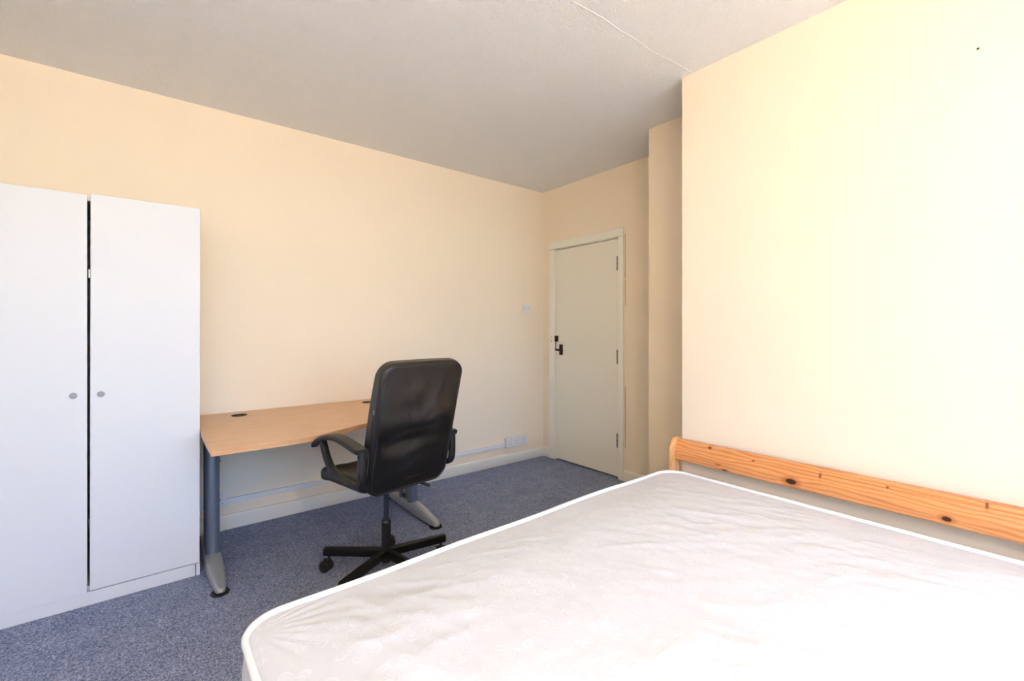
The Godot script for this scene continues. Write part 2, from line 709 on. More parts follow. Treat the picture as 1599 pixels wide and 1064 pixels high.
func build_shell():
	var T := 0.16
	start()
	slab(Vector3(LEFT - T, -0.2, BACK - T), Vector3(DOORW + 0.4, 0, FRONT + T))
	struct("floor", M.carpet, "speckled slate blue fitted carpet covering the bedroom floor", "carpet")
	slab(Vector3(LEFT - T, CEIL, BACK - T), Vector3(DOORW + 0.4, CEIL + 0.2, FRONT + T))
	var c := struct("ceiling", M.ceiling, "white stippled ceiling with a hairline crack beside the chimney breast", "ceiling")
	# hairline ridge of filler along the board joint
	var pts := []
	for p in [Vector2(0.75, -1.272), Vector2(1.0, -1.285), Vector2(1.25, -1.277), Vector2(1.378, -1.266), Vector2(1.5, -1.258), Vector2(1.624, -1.262), Vector2(1.74, -1.258), Vector2(1.856, -1.264), Vector2(1.98, -1.25), Vector2(2.124, -1.24), Vector2(2.18, -1.238)]:
		pts.append(Vector3(p.x, CEIL, p.y))
	sweep(pts, even(pts.size(), Vector2(0.0022, 0.0016)), Vector3(0, 0, 1), 6)
	done("plaster_joint", M.ceiling, c)
	slab(Vector3(LEFT - T, 0, BACK - T), Vector3(DOORW + 0.4, CEIL, BACK))
	struct("wall_back", M.wall, "long cream painted wall behind the wardrobe and desk", "wall")
	slab(Vector3(LEFT - T, 0, BACK), Vector3(LEFT, CEIL, FRONT + T))
	struct("wall_left", M.wall, "cream painted wall at the end of the wardrobe", "wall")
	# door wall, pierced by the doorway, with an unseen slab behind it to shut out light
	slab(Vector3(DOORW, 0, BACK), Vector3(DOORW + 0.12, CEIL, -3.052))
	slab(Vector3(DOORW, 0, -2.316), Vector3(DOORW + 0.12, CEIL, PIER_Z))
	slab(Vector3(DOORW, 1.952, -3.052), Vector3(DOORW + 0.12, CEIL, -2.316))
	slab(Vector3(DOORW + 0.3, 0, BACK), Vector3(DOORW + 0.4, CEIL, PIER_Z))
	struct("wall_right", M.wall, "narrow cream wall around the doorway", "wall")
	slab(Vector3(PIER, 0, PIER_Z), Vector3(DOORW + 0.4, CEIL, CHIM_Z))
	struct("wall_pier", M.wall, "tall cream boxed pier between the door wall and chimney breast", "wall")
	slab(Vector3(CHIM, 0, CHIM_Z), Vector3(DOORW + 0.4, CEIL, FRONT + T))
	struct("wall_chimney_breast", M.wall, "broad pale cream chimney breast wall behind the headboard", "wall")
	# window wall around its opening
	slab(Vector3(LEFT, 0, FRONT), Vector3(CHIM, 0.75, FRONT + T))
	slab(Vector3(LEFT, 2.43, FRONT), Vector3(CHIM, CEIL, FRONT + T))
	slab(Vector3(LEFT, 0.75, FRONT), Vector3(-1.20, 2.43, FRONT + T))
	slab(Vector3(1.65, 0.75, FRONT), Vector3(CHIM, 2.43, FRONT + T))
	struct("wall_front", M.wall, "cream wall around the wide window opposite the desk", "wall")
	# skirting boards, 88 mm, with a rounded top
	skirt("baseboard_back", [Vector3(LEFT, 0, BACK), Vector3(DOORW, 0, BACK)], Vector3(0, 0, 1), "cream painted skirting along the desk wall")
	skirt("baseboard_right", [Vector3(DOORW, 0, BACK), Vector3(DOORW, 0, -3.124)], Vector3(-1, 0, 0), "short cream skirting between the corner and door frame")
	skirt("baseboard_doorside", [Vector3(DOORW, 0, -2.265), Vector3(DOORW, 0, PIER_Z)], Vector3(-1, 0, 0), "cream skirting between the door frame and pier")
	skirt("baseboard_pier", [Vector3(PIER, 0, PIER_Z), Vector3(PIER, 0, CHIM_Z)], Vector3(-1, 0, 0), "cream skirting across the foot of the pier")
	skirt("baseboard_chimney", [Vector3(CHIM, 0, CHIM_Z), Vector3(CHIM, 0, FRONT)], Vector3(-1, 0, 0), "cream skirting below the headboard wall")
	skirt("baseboard_left", [Vector3(LEFT, 0, BACK), Vector3(LEFT, 0, FRONT)], Vector3(1, 0, 0), "cream skirting along the wall past the wardrobe")
	# unseen paved ground, pale so sunlight bounces up to the ceiling
	slab(Vector3(-40, -0.5, FRONT + T), Vector3(40, -0.3, 60))
	var g := done("unseen_terrace", M.paving)
	tag(g, "unseen pale stone paving outside the window bouncing sunlight up to the ceiling", "unseen_terrace", "", "structure")


func skirt(called: String, ends: Array, out: Vector3, label: String):
	var rings := []
	for p in ends:
		var r := PackedVector3Array()
		for q in [Vector2(0, 0), Vector2(0.016, 0), Vector2(0.016, 0.070), Vector2(0.0155, 0.077), Vector2(0.013, 0.083), Vector2(0.009, 0.087), Vector2(0.004, 0.0885), Vector2(0, 0.0885)]:
			r.append(p + out * q.x + Vector3(0, q.y, 0))
		rings.append(r)
	loft(rings)
	struct(called, M.gloss_paint, label, "skirting board")


func build_window():  # out of view; size and position chosen to light the room
	var w := thing("window_1", "unseen wide white framed window with four panes lighting the room from opposite the desk", "window", Vector3(0.225, 0.75, FRONT + 0.08), 0, "structure")
	var hw := 1.425
	var hh := 1.68
	box(Vector3(-hw, 0, -0.035), Vector3(hw, 0.06, 0.035), 0.004)
	box(Vector3(-hw, hh - 0.06, -0.035), Vector3(hw, hh, 0.035), 0.004)
	box(Vector3(-hw, 0.06, -0.035), Vector3(-hw + 0.06, hh - 0.06, 0.035), 0.004)
	box(Vector3(hw - 0.06, 0.06, -0.035), Vector3(hw, hh - 0.06, 0.035), 0.004)
	done("window_frame", M.frame_white, w)
	for k in 3:
		var x := -hw + 2.0 * hw * (k + 1) / 4.0
		box(Vector3(x - 0.03, 0.06, -0.03), Vector3(x + 0.03, hh - 0.06, 0.03), 0.004)
		done("mullion", M.frame_white, w)
	for k in 4:
		var x := -hw + 2.0 * hw * (k + 0.5) / 4.0
		slab(Vector3(x - hw / 4 + 0.03, 0.06, -0.003), Vector3(x + hw / 4 - 0.03, hh - 0.06, 0.003))
		done("pane", M.glass, w)
	box(Vector3(-hw - 0.04, -0.03, -0.16), Vector3(hw + 0.04, 0.0, -0.035), 0.006)
	done("window_sill", M.frame_white, w)


func build_door():
	var d := thing("door_1", "plain cream flush door with bronze lever in white frame", "door", Vector3(DOORW, 0, -2.684), 0, "structure")
	var z0 := -3.045 + 2.684
	var z1 := -2.323 + 2.684
	# lining of the opening
	slab(Vector3(0.0, 0, z0 - 0.007), Vector3(0.12, 1.952, z0 - 0.003))
	slab(Vector3(0.0, 0, z1 + 0.003), Vector3(0.12, 1.952, z1 + 0.007))
	slab(Vector3(0.0, 1.948, z0 - 0.007), Vector3(0.12, 1.952, z1 + 0.007))
	done("door_lining", M.gloss_paint, d)
	# leaf, its face a little behind the wall face
	box(Vector3(0.002, 0.014, z0), Vector3(0.042, 1.942, z1), 0.002)
	var leaf := done("door_leaf", M.door_paint, d)
	# stops behind the leaf
	box(Vector3(0.044, 0, z0 - 0.004), Vector3(0.07, 1.949, z0 + 0.012), 0.001)
	box(Vector3(0.044, 0, z1 - 0.012), Vector3(0.07, 1.949, z1 + 0.004), 0.001)
	box(Vector3(0.044, 1.930, z0 - 0.004), Vector3(0.07, 1.949, z1 + 0.004), 0.001)
	done("door_stop", M.gloss_paint, d)
	# architrave
	var a0 := -3.123 + 2.684
	var a1 := -2.266 + 2.684
	box(Vector3(-0.018, 0, a0), Vector3(0.0, 1.952, z0 - 0.006), 0.005, 3)
	done("architrave", M.gloss_paint, d)
	box(Vector3(-0.018, 0, z1 + 0.006), Vector3(0.0, 1.952, a1), 0.005, 3)
	done("architrave", M.gloss_paint, d)
	box(Vector3(-0.018, 1.9525, a0), Vector3(0.0, 2.020, a1), 0.005, 3)
	done("architrave", M.gloss_paint, d)
	# the split where the frame has come away from the plaster
	for s in [[1.62, 1.97], [1.40, 1.60], [0.26, 0.75]]:
		box(Vector3(-0.0008, s[0], a1 + 0.007), Vector3(0.0006, s[1], a1 + 0.0095), 0.0003, 1)
		done("paint_crack", M.crack, d)
	# hinges on the pier side
	for y in [1.743, 0.985, 0.307]:
		box(Vector3(-0.0006, y - 0.058, z1 - 0.023), Vector3(0.004, y + 0.058, z1 - 0.001), 0.0005, 1)
		var hg := done("hinge", M.steel, d)
		for k in 5:
			drum(Transform3D(Basis.IDENTITY, Vector3(-0.004, y - 0.058 + k * 0.0234, z1 + 0.001)), 0.0055, 0.0225, 0.0008, 12)
		done("knuckle", M.steel, hg)
		for k in 3:
			drum(turned(Vector3(-0.0004, y - 0.04 + k * 0.04, z1 - 0.012), 0, 0, PI / 2), 0.0035, 0.0012, 0.0003, 10)
			done("screw", M.bronze, hg)
	# lever handle on a back plate
	var hz := -2.977 + 2.684
	box(Vector3(-0.006, 0.972, hz - 0.020), Vector3(0.004, 1.070, hz + 0.020), 0.003, 2)
	var pl := done("handle_plate", M.bronze, leaf)
	pl.set_meta("label", "dark bronze door handle")
	drum(turned(Vector3(-0.004, 1.020, hz), 0, 0, PI / 2), 0.011, 0.034, 0.002, 16)
	var lev := [Vector3(-0.040, 1.021, hz - 0.034), Vector3(-0.041, 1.021, hz - 0.01), Vector3(-0.041, 1.020, hz + 0.015), Vector3(-0.041, 1.017, hz + 0.040), Vector3(-0.038, 1.014, hz + 0.062)]
	sweep(lev, [Vector2(0.006, 0.007), Vector2(0.009, 0.009), Vector2(0.009, 0.009), Vector2(0.008, 0.008), Vector2(0.006, 0.006)], Vector3(1, 0, 0), 12)
	done("lever", M.bronze, leaf)
	# lock keep between leaf and frame
	box(Vector3(-0.014, 1.095, z0 - 0.004), Vector3(0.003, 1.149, z0 + 0.030), 0.002, 2)
	done("night_latch", M.bronze, leaf)
	box(Vector3(-0.0012, 1.015, z0 - 0.0055), Vector3(0.003, 1.095, z0 - 0.0005), 0.0004, 1)
	done("strike_plate", M.bronze, leaf)
	for y in [1.140, 1.101]:
		drum(turned(Vector3(-0.0175, y, -3.086 + 2.684), 0, 0, PI / 2), 0.005, 0.0013, 0.0004, 12)
		done("screw_hole", M.crack if y < 1.12 else M.grey_knob, d)


# ------------------------------------------------------------------ furniture
func build_wardrobe():
	var zf := -2.698
	var zb := BACK + 0.02
	var x1 := 0.202
	var x0 := -1.006
	var w := thing("wardrobe", "tall white wardrobe with plain doors and small grey button knobs", "wardrobe", Vector3(0, 0, zf))
	var dz := zb - zf
	var t := 0.018
	var c0 := -0.018     # carcass front, behind the doors
	for x in [x0, -0.602 - t / 2, x1 - t]:
		var edge: bool = x == x0 or x == x1 - t
		var f := 0.0 if edge else -0.03
		# side panels run down to the carpet; partitions stand on the base
		box(Vector3(x, 0.0 if edge else 0.07, dz), Vector3(x + t, 1.785, c0 - 0.002 + f), 0.001, 1)
		done("side_panel" if edge else "partition", M.white_board, w)
	box(Vector3(x0 + t, 1.767, dz), Vector3(x1 - t, 1.785, c0 - 0.002), 0.001, 1)
	done("top_panel", M.white_board, w)
	box(Vector3(x0 + t, 0.060, dz), Vector3(x1 - t, 0.078, c0 - 0.002), 0.001, 1)
	done("base_panel", M.white_board, w)
	box(Vector3(x0 + t, 0.08, dz), Vector3(x1 - t, 1.767, dz + 0.004), 0.0005, 1)
	done("back_panel", M.white_edge, w)
	# the foot of the end panels comes forward, flush with the plinth
	box(Vector3(x1 - 0.0155, 0.0, c0 - 0.001), Vector3(x1, 0.060, 0.0), 0.001, 1)
	done("panel_foot", M.white_board, w)
	box(Vector3(x0 + t, 0.0, c0 - 0.008), Vector3(x1 - 0.018, 0.0585, -0.002), 0.001, 1)
	done("plinth", M.white_board, w)
	# doors: the one beside the desk hangs a little out of true
	var doors: Array = [[x0, -0.604, 0.058, 1.790, 0.0, -0.64], [-0.600, -0.2035, 0.056, 1.790, 0.0, -0.246], [-0.1935, 0.202, 0.063, 1.797, -0.0016, -0.158]]
	for d in doors:
		var cx: float = (d[0] + d[1]) / 2
		var cy: float = (d[2] + d[3]) / 2
		block(turned(Vector3(0, 0, 0), 0, 0, d[4]), Vector3(d[1] - d[0], d[3] - d[2], 0.0175), 0.0012, 2)
		var door := done("door", M.white_board, w, Vector3(cx, cy, c0 + 0.00925))
		lathe(turned(Vector3(d[5] - cx, 0.920 - cy, 0.008), PI / 2), [Vector2(0.0085, 0), Vector2(0.0085, 0.004), Vector2(0.0105, 0.006), Vector2(0.0122, 0.010), Vector2(0.0122, 0.012), Vector2(0.0105, 0.0145), Vector2(0.006, 0.0155), Vector2(0.0001, 0.0157)], 20)
		done("knob", M.grey_knob, door)
	# hinges seen as steel glints inside the gap
	for y in [0.35, 1.45]:
		box(Vector3(-0.2015, y - 0.02, c0 - 0.05), Vector3(-0.1955, y + 0.02, c0 - 0.012), 0.001, 1)
		done("hinge", M.steel, w)


func build_bed():
	var b := thing("bed_frame", "lacquered pine bed frame with a low knotty headboard", "bed", Vector3.ZERO)
	# headboard posts: upright boards whose front leans back near the top
	for z in [-1.3205, 0.0205]:
		var prof := PackedVector2Array([Vector2(2.093, 0.0), Vector2(2.093, 0.591), Vector2(2.1265, 0.645), Vector2(2.165, 0.645), Vector2(2.165, 0.0)])
		extrude_xy(prof, z, z + 0.0195, 0.002)
		done("headboard_post", M.pine_y, b)
	# headboard rail: flat below, leaning back above, with the grain along it
	rail(b)
	# side rails, foot rail, legs, slats
	for z in [-1.303, -0.0005]:
		box(Vector3(0.20, 0.19, z), Vector3(2.0925, 0.284, z + 0.022), 0.003)
		done("side_rail", M.pine_z, b)
	box(Vector3(0.20, 0.19, -1.2808), Vector3(0.222, 0.284, -0.0008), 0.003)
	done("foot_rail", M.pine_z, b)
	for z in [-1.262, -0.062]:
		box(Vector3(0.224, 0.0, z), Vector3(0.28, 0.270, z + 0.056), 0.004)
		done("leg", M.pine_y, b)
	for k in 14:
		var x := 0.30 + k * 0.128
		box(Vector3(x, 0.270, -1.2805), Vector3(x + 0.07, 0.287, -0.001), 0.002)
		done("slat", M.pine_z, b)


# outline in x and y, extruded along z
func extrude_xy(prof: PackedVector2Array, z0: float, z1: float, bevel: float):
	var mid := Vector2.ZERO
	for p in prof:
		mid += p
	mid /= prof.size()
	var inner := PackedVector2Array()
	for p in prof:
		inner.append(p + Vector2(signf(mid.x - p.x), signf(mid.y - p.y)) * bevel)
	var rings := []
	for q in [[inner, z0], [prof, z0 + bevel], [prof, z0 + bevel], [prof, z1 - bevel], [prof, z1 - bevel], [inner, z1]]:
		var r := PackedVector3Array()
		for i in prof.size():
			r.append(Vector3(q[0][i].x, q[0][i].y, q[1]))
			r.append(Vector3(q[0][i].x, q[0][i].y, q[1]))      # twice: sharp edges along the extrusion
		rings.append(r)
	loft(rings)


func rail(b: Node3D):
	var z0 := -1.3005
	var z1 := 0.0200
	# front face profile from top to bottom, then round the back
	var front := [Vector2(2.1500, 0.6385), Vector2(2.1475, 0.6378), Vector2(2.146, 0.6355), Vector2(2.132, 0.608), Vector2(2.1195, 0.584), Vector2(2.1172, 0.578), Vector2(2.1168, 0.572), Vector2(2.1168, 0.541), Vector2(2.1178, 0.5378), Vector2(2.1205, 0.5370)]
	var n := 24
	var rows := []
	var uvs := []
	for p in front:
		var row := PackedVector3Array()
		var uv := PackedVector2Array()
		for k in n + 1:
			var z := lerpf(z0, z1, float(k) / n)
			row.append(Vector3(p.x, p.y, z))
			uv.append(Vector2(float(k) / n, clampf((0.637 - p.y) / 0.100, 0.002, 0.998)))
		rows.append(row)
		uvs.append(uv)
	sheet(rows, uvs, Vector3(-1, 0.2, 0))
	var back := [Vector2(2.1205, 0.5370), Vector2(2.138, 0.5370), Vector2(2.138, 0.5370), Vector2(2.140, 0.578), Vector2(2.1655, 0.634), Vector2(2.1655, 0.634), Vector2(2.1640, 0.6385), Vector2(2.1500, 0.6385)]
	rows = []
	uvs = []
	for p in back:
		var row := PackedVector3Array()
		var uv := PackedVector2Array()
		for k in n + 1:
			row.append(Vector3(p.x, p.y, lerpf(z0, z1, float(k) / n)))
			uv.append(Vector2(float(k) / n, clampf((0.637 - p.y) / 0.100, 0.002, 0.998)))
		rows.append(row)
		uvs.append(uv)
	sheet(rows, uvs, Vector3(1, -0.3, 0))
	done("headboard_rail", M.pine_board, b)


func mattress_edge(x: float, z: float) -> float:
	# height of the upper tape edge: a little lower towards the foot
	return lerpf(0.470, 0.492, smoothstep(0.15, 1.7, x)) + 0.0022 * sin(x * 9.0 + 0.6) * smoothstep(0.3, 0.6, x)


func build_mattress():
	var mt := thing("mattress", "white double mattress with woven flowers and taped edge on pine bed", "mattress", Vector3(1.130, 0, -0.640))
	var cx := 1.130
	var cz := -0.640
	var hx := 0.950
	var hz := 0.675
	var R := 0.10
	var w1 := noise(71, 1.0, 3)
	var w2 := noise(72, 1.0, 2)
	var w3 := noise(73, 1.0, 3)
	# upper panel
	var nz := 210
	var nx := 280
	var rows := []
	var uvs := []
	for i in nz + 1:
		var a := float(i) / nz
		var z := -hz * cos(PI * a) * 0.35 + lerpf(-hz, hz, a) * 0.65
		var over := maxf(0.0, absf(z) - (hz - R))
		var ex := hx - R + sqrt(maxf(0.0, R * R - over * over))
		var row := PackedVector3Array()
		var uv := PackedVector2Array()
		for j in nx + 1:
			var c := float(j) / nx
			var x := -ex * cos(PI * c) * 0.35 + lerpf(-ex, ex, c) * 0.65
			var near := rr_dist(x, z, hx, hz, R)
			var wx := x + cx
			var wz := z + cz
			var y := mattress_edge(wx, wz) - 0.006 * exp(-pow(near / 0.02, 2.0)) + 0.017 * smoothstep(0.0, 0.30, near) - 0.003
			# soft folds in the slack cover, mostly across the middle and towards the head
			var env := smoothstep(0.02, 0.16, near)
			var rot := Vector2(wx * 0.94 - wz * 0.34, wx * 0.34 + wz * 0.94)
			var f1 := 1.0 - absf(w1.get_noise_2d(rot.x * 5.2, rot.y * 1.5)) * 2.6
			var rot2 := Vector2(wx * 0.55 - wz * 0.83, wx * 0.83 + wz * 0.55)
			var f2 := 1.0 - absf(w2.get_noise_2d(rot2.x * 7.0 + 30.0, rot2.y * 2.2)) * 2.8
			var slack := 0.35 + 0.65 * smoothstep(-0.15, 0.35, w3.get_noise_2d(wx * 1.3, wz * 1.6))
			y += env * slack * (0.0036 * clampf(f1, -0.6, 1.0) + 0.0024 * clampf(f2, -0.6, 1.0))
			y += 0.0010 * w1.get_noise_2d(wx * 16.0, wz * 16.0) * env
			# fine creases gathered at the rounded foot corner
			var corner := Vector2(wx - 0.18, wz + 1.315).length()
			y += 0.0012 * sin(atan2(wz + 1.25, wx - 0.2) * 26.0) * exp(-pow((corner - 0.16) / 0.10, 2.0))
			row.append(Vector3(x, y, z))
			uv.append(Vector2(wx, wz) / 0.6)
		rows.append(row)
		uvs.append(uv)
	sheet(rows, uvs, Vector3.UP)
	done("upper_panel", M.tick, mt)
	# border, bulging between the two tapes, and the underside
	var loop := rr_loop(hx, hz, R, 160)
	rows = []
	uvs = []
	var length := 0.0
	for i in loop.size() + 1:
		var p: Vector3 = loop[i % loop.size()]
		if i > 0:
			length += p.distance_to(loop[i - 1])
		var out: Vector3 = rr_normal(p, hx, hz, R)
		var row := PackedVector3Array()
		var uv := PackedVector2Array()
		var top := mattress_edge(p.x + cx, p.z + cz) - 0.008
		for k in 15:
			var t := k / 14.0
			var bulge := 0.010 * sin(PI * t) + 0.0022 * w1.get_noise_2d(length * 9.0, t * 2.0)
			row.append(Vector3(p.x, lerpf(top, 0.298, t), p.z) + out * (bulge - 0.002))
			uv.append(Vector2(length, t * 0.19) / 0.6)
		rows.append(row)
		uvs.append(uv)
	sheet(rows, uvs, rr_normal(loop[loop.size() / 2], hx, hz, R))
	done("border", M.tick, mt)
	start()
	var ring := PackedVector3Array()
	for p in loop:
		ring.append(Vector3(p.x, 0.293, p.z))
	var ring2 := PackedVector3Array()
	for p in loop:
		ring2.append(Vector3(p.x, 0.300, p.z))
	loft([ring, ring2], true, true)
	done("lower_panel", M.tick, mt)
	for k in 2:
		var pts := []
		for p in loop:
			var out: Vector3 = rr_normal(p, hx, hz, R)
			pts.append(Vector3(p.x, mattress_edge(p.x + cx, p.z + cz) - 0.0055 if k == 0 else 0.2985, p.z) + out * (0.001 + 0.0008 * w2.get_noise_2d(p.x * 14.0, p.z * 14.0)))
		loop_tube(pts, 0.0085, 10)
		done("tape_edge", M.tape, mt)


func rr_dist(x: float, z: float, hx: float, hz: float, r: float) -> float:
	var q := Vector2(absf(x) - (hx - r), absf(z) - (hz - r))
	return r - (Vector2(maxf(q.x, 0), maxf(q.y, 0)).length() + minf(maxf(q.x, q.y), 0.0))


func rr_loop(hx: float, hz: float, r: float, n: int) -> Array:
	var out := []
	for p in rrect(hx, hz, r, 0.0, 14):
		out.append(Vector3(p.x, 0, p.y))
	var res := []
	for i in out.size():
		var a: Vector3 = out[i]
		var b: Vector3 = out[(i + 1) % out.size()]
		var k := maxi(1, int(a.distance_to(b) / (2.0 * (hx + hz) * 2.0 / n)))
		for j in k:
			res.append(a.lerp(b, float(j) / k))
	return res


func rr_normal(p: Vector3, hx: float, hz: float, r: float) -> Vector3:
	var c := Vector3(clampf(p.x, -(hx - r), hx - r), 0, clampf(p.z, -(hz - r), hz - r))
	return (Vector3(p.x, 0, p.z) - c).normalized()


func build_desk():
	var d := thing("desk", "beech wave-front desk on grey metal legs against cream wall", "desk", Vector3(0.205, 0, BACK))
	# desktop outline: one metre deep beside the wardrobe, waving back to 0.8 m
	var o := PackedVector2Array()
	o.append(Vector2(0.0, 0.006))
	o.append(Vector2(0.0, 0.988))
	for k in 25:
		var t := k / 24.0
		var x := lerpf(0.30, 0.86, t)
		o.append(Vector2(x, 0.988 - 0.186 * smoothstep(0.0, 1.0, t)))
	o.append(Vector2(1.215, 0.802))
	o.append(Vector2(1.215, 0.006))
	plate(o, 0.678, 0.703, 0.0015)
	done("desktop", M.beech, d)
	var front := []
	for k in range(1, o.size() - 1):
		front.append(o[k])
	var rings := []
	for k in front.size():
		var dir: Vector2 = (front[mini(k + 1, front.size() - 1)] - front[maxi(k - 1, 0)]).normalized()
		var out := Vector2(-dir.y, dir.x)
		var r := PackedVector3Array()
		for q in [Vector2(-0.0004, 0.6790), Vector2(0.0010, 0.6795), Vector2(0.0010, 0.7012), Vector2(-0.0004, 0.7018)]:
			var p: Vector2 = front[k] + out * q.x
			r.append(Vector3(p.x, q.y, p.y))
			r.append(r[r.size() - 1])
		rings.append(r)
	loft(rings)
	done("edge_band", M.beech_edge, d)
	for x in [0.215, 0.985]:
		lathe(turned(Vector3(x, 0.7025, 0.155)), [Vector2(0.040, 0), Vector2(0.041, 0.002), Vector2(0.039, 0.0035), Vector2(0.034, 0.0035), Vector2(0.033, 0.0015), Vector2(0.033, 0.0015), Vector2(0.0001, 0.0015)], 28)
		var g := done("cable_grommet", M.rubber, d)
		box(Vector3(x - 0.012, 0.7035, 0.155), Vector3(x + 0.012, 0.7055, 0.187), 0.0008, 1)
		done("grommet_slot", M.plastic_slot, g)
	for x in [0.055, 1.165]:
		desk_leg(d, x)
	box(Vector3(0.09, 0.61, 0.36), Vector3(1.13, 0.66, 0.39), 0.003)
	done("cross_beam", M.black_metal, d)


func desk_leg(d: Node3D, x: float):
	# front tube, web and rear tube of the upright
	var o := PackedVector2Array()
	for k in 13:
		var a := PI * k / 12.0
		o.append(Vector2(0.031 * cos(a), 0.468 + 0.032 * sin(a)))
	for p in [Vector2(-0.031, 0.440), Vector2(-0.017, 0.434), Vector2(-0.017, 0.352), Vector2(-0.027, 0.346), Vector2(-0.027, 0.315), Vector2(-0.020, 0.305)]:
		o.append(p)
	for k in range(o.size() - 1, 12, -1):
		o.append(Vector2(-o[k].x, o[k].y))
	plate(o, 0.040, 0.678, 0.0005)
	var leg := done("leg", M.leg_metal, d, Vector3(x, 0, 0))
	# clip-on cable cover with its slot, towards the wardrobe
	for s in [-1.0, 1.0]:
		box(Vector3(s * 0.0195 - 0.003, 0.11, 0.366), Vector3(s * 0.0195 + 0.003, 0.66, 0.392), 0.002)
		done("cable_cover", M.foot_metal, leg)
		box(Vector3(s * 0.0185 - 0.0025, 0.062, 0.358), Vector3(s * 0.0185 + 0.0025, 0.098, 0.384), 0.001, 1)
		done("cable_slot", M.plastic_slot, leg)
	# bolts on the edge of the tube
	for y in [0.655, 0.60, 0.53]:
		drum(turned(Vector3(0.029, y, 0.462), 0, 0, -PI / 2), 0.006, 0.005, 0.001, 10)
		done("bolt", M.black_metal, leg)
	# cast foot, highest under the upright and tapering to both ends
	var rings := []
	var st := [[0.088, 0.010, 0.020, 0.012], [0.092, 0.020, 0.030, 0.012], [0.105, 0.025, 0.036, 0.012], [0.16, 0.029, 0.044, 0.012], [0.30, 0.034, 0.064, 0.013], [0.36, 0.0365, 0.072, 0.013], [0.44, 0.0375, 0.076, 0.013], [0.52, 0.0375, 0.074, 0.013],
		[0.62, 0.035, 0.062, 0.012], [0.70, 0.030, 0.050, 0.012], [0.76, 0.024, 0.042, 0.012], [0.785, 0.020, 0.036, 0.012], [0.797, 0.014, 0.030, 0.013], [0.801, 0.006, 0.024, 0.015]]
	for s in st:
		var r := PackedVector3Array()
		var hw: float = s[1]
		var top: float = s[2]
		var bot: float = s[3]
		for q in [Vector2(-0.96, 0.0), Vector2(-1.0, 0.12), Vector2(-0.97, 0.62), Vector2(-0.84, 0.88), Vector2(-0.62, 0.98), Vector2(-0.3, 1.0), Vector2(0.3, 1.0), Vector2(0.62, 0.98), Vector2(0.84, 0.88), Vector2(0.97, 0.62), Vector2(1.0, 0.12), Vector2(0.96, 0.0)]:
			r.append(Vector3(hw * q.x, lerpf(bot, top, q.y), s[0]))
		rings.append(r)
	loft(rings)
	var foot := done("foot", M.foot_metal, leg)
	for z in [0.125, 0.770]:
		drum(turned(Vector3(0.0, 0.0, z)), 0.040, 0.0075, 0.002, 8)
		drum(turned(Vector3(0.0, 0.005, z)), 0.012, 0.012, 0.001, 12)
		done("levelling_pad", M.rubber, foot)
	# bracket arm that carries the top
	var rr := []
	for s in [[0.10, 0.671, 0.677], [0.30, 0.650, 0.677], [0.40, 0.615, 0.677], [0.50, 0.615, 0.677], [0.62, 0.645, 0.677], [0.76, 0.669, 0.677]]:
		var r := PackedVector3Array()
		for q in [Vector2(-1, 0), Vector2(1, 0), Vector2(1, 1), Vector2(-1, 1)]:
			r.append(Vector3(0.0235 * q.x, lerpf(s[1], s[2], q.y), s[0]))
			r.append(r[r.size() - 1])
		rr.append(r)
	loft(rr)
	done("support_arm", M.black_metal, leg)


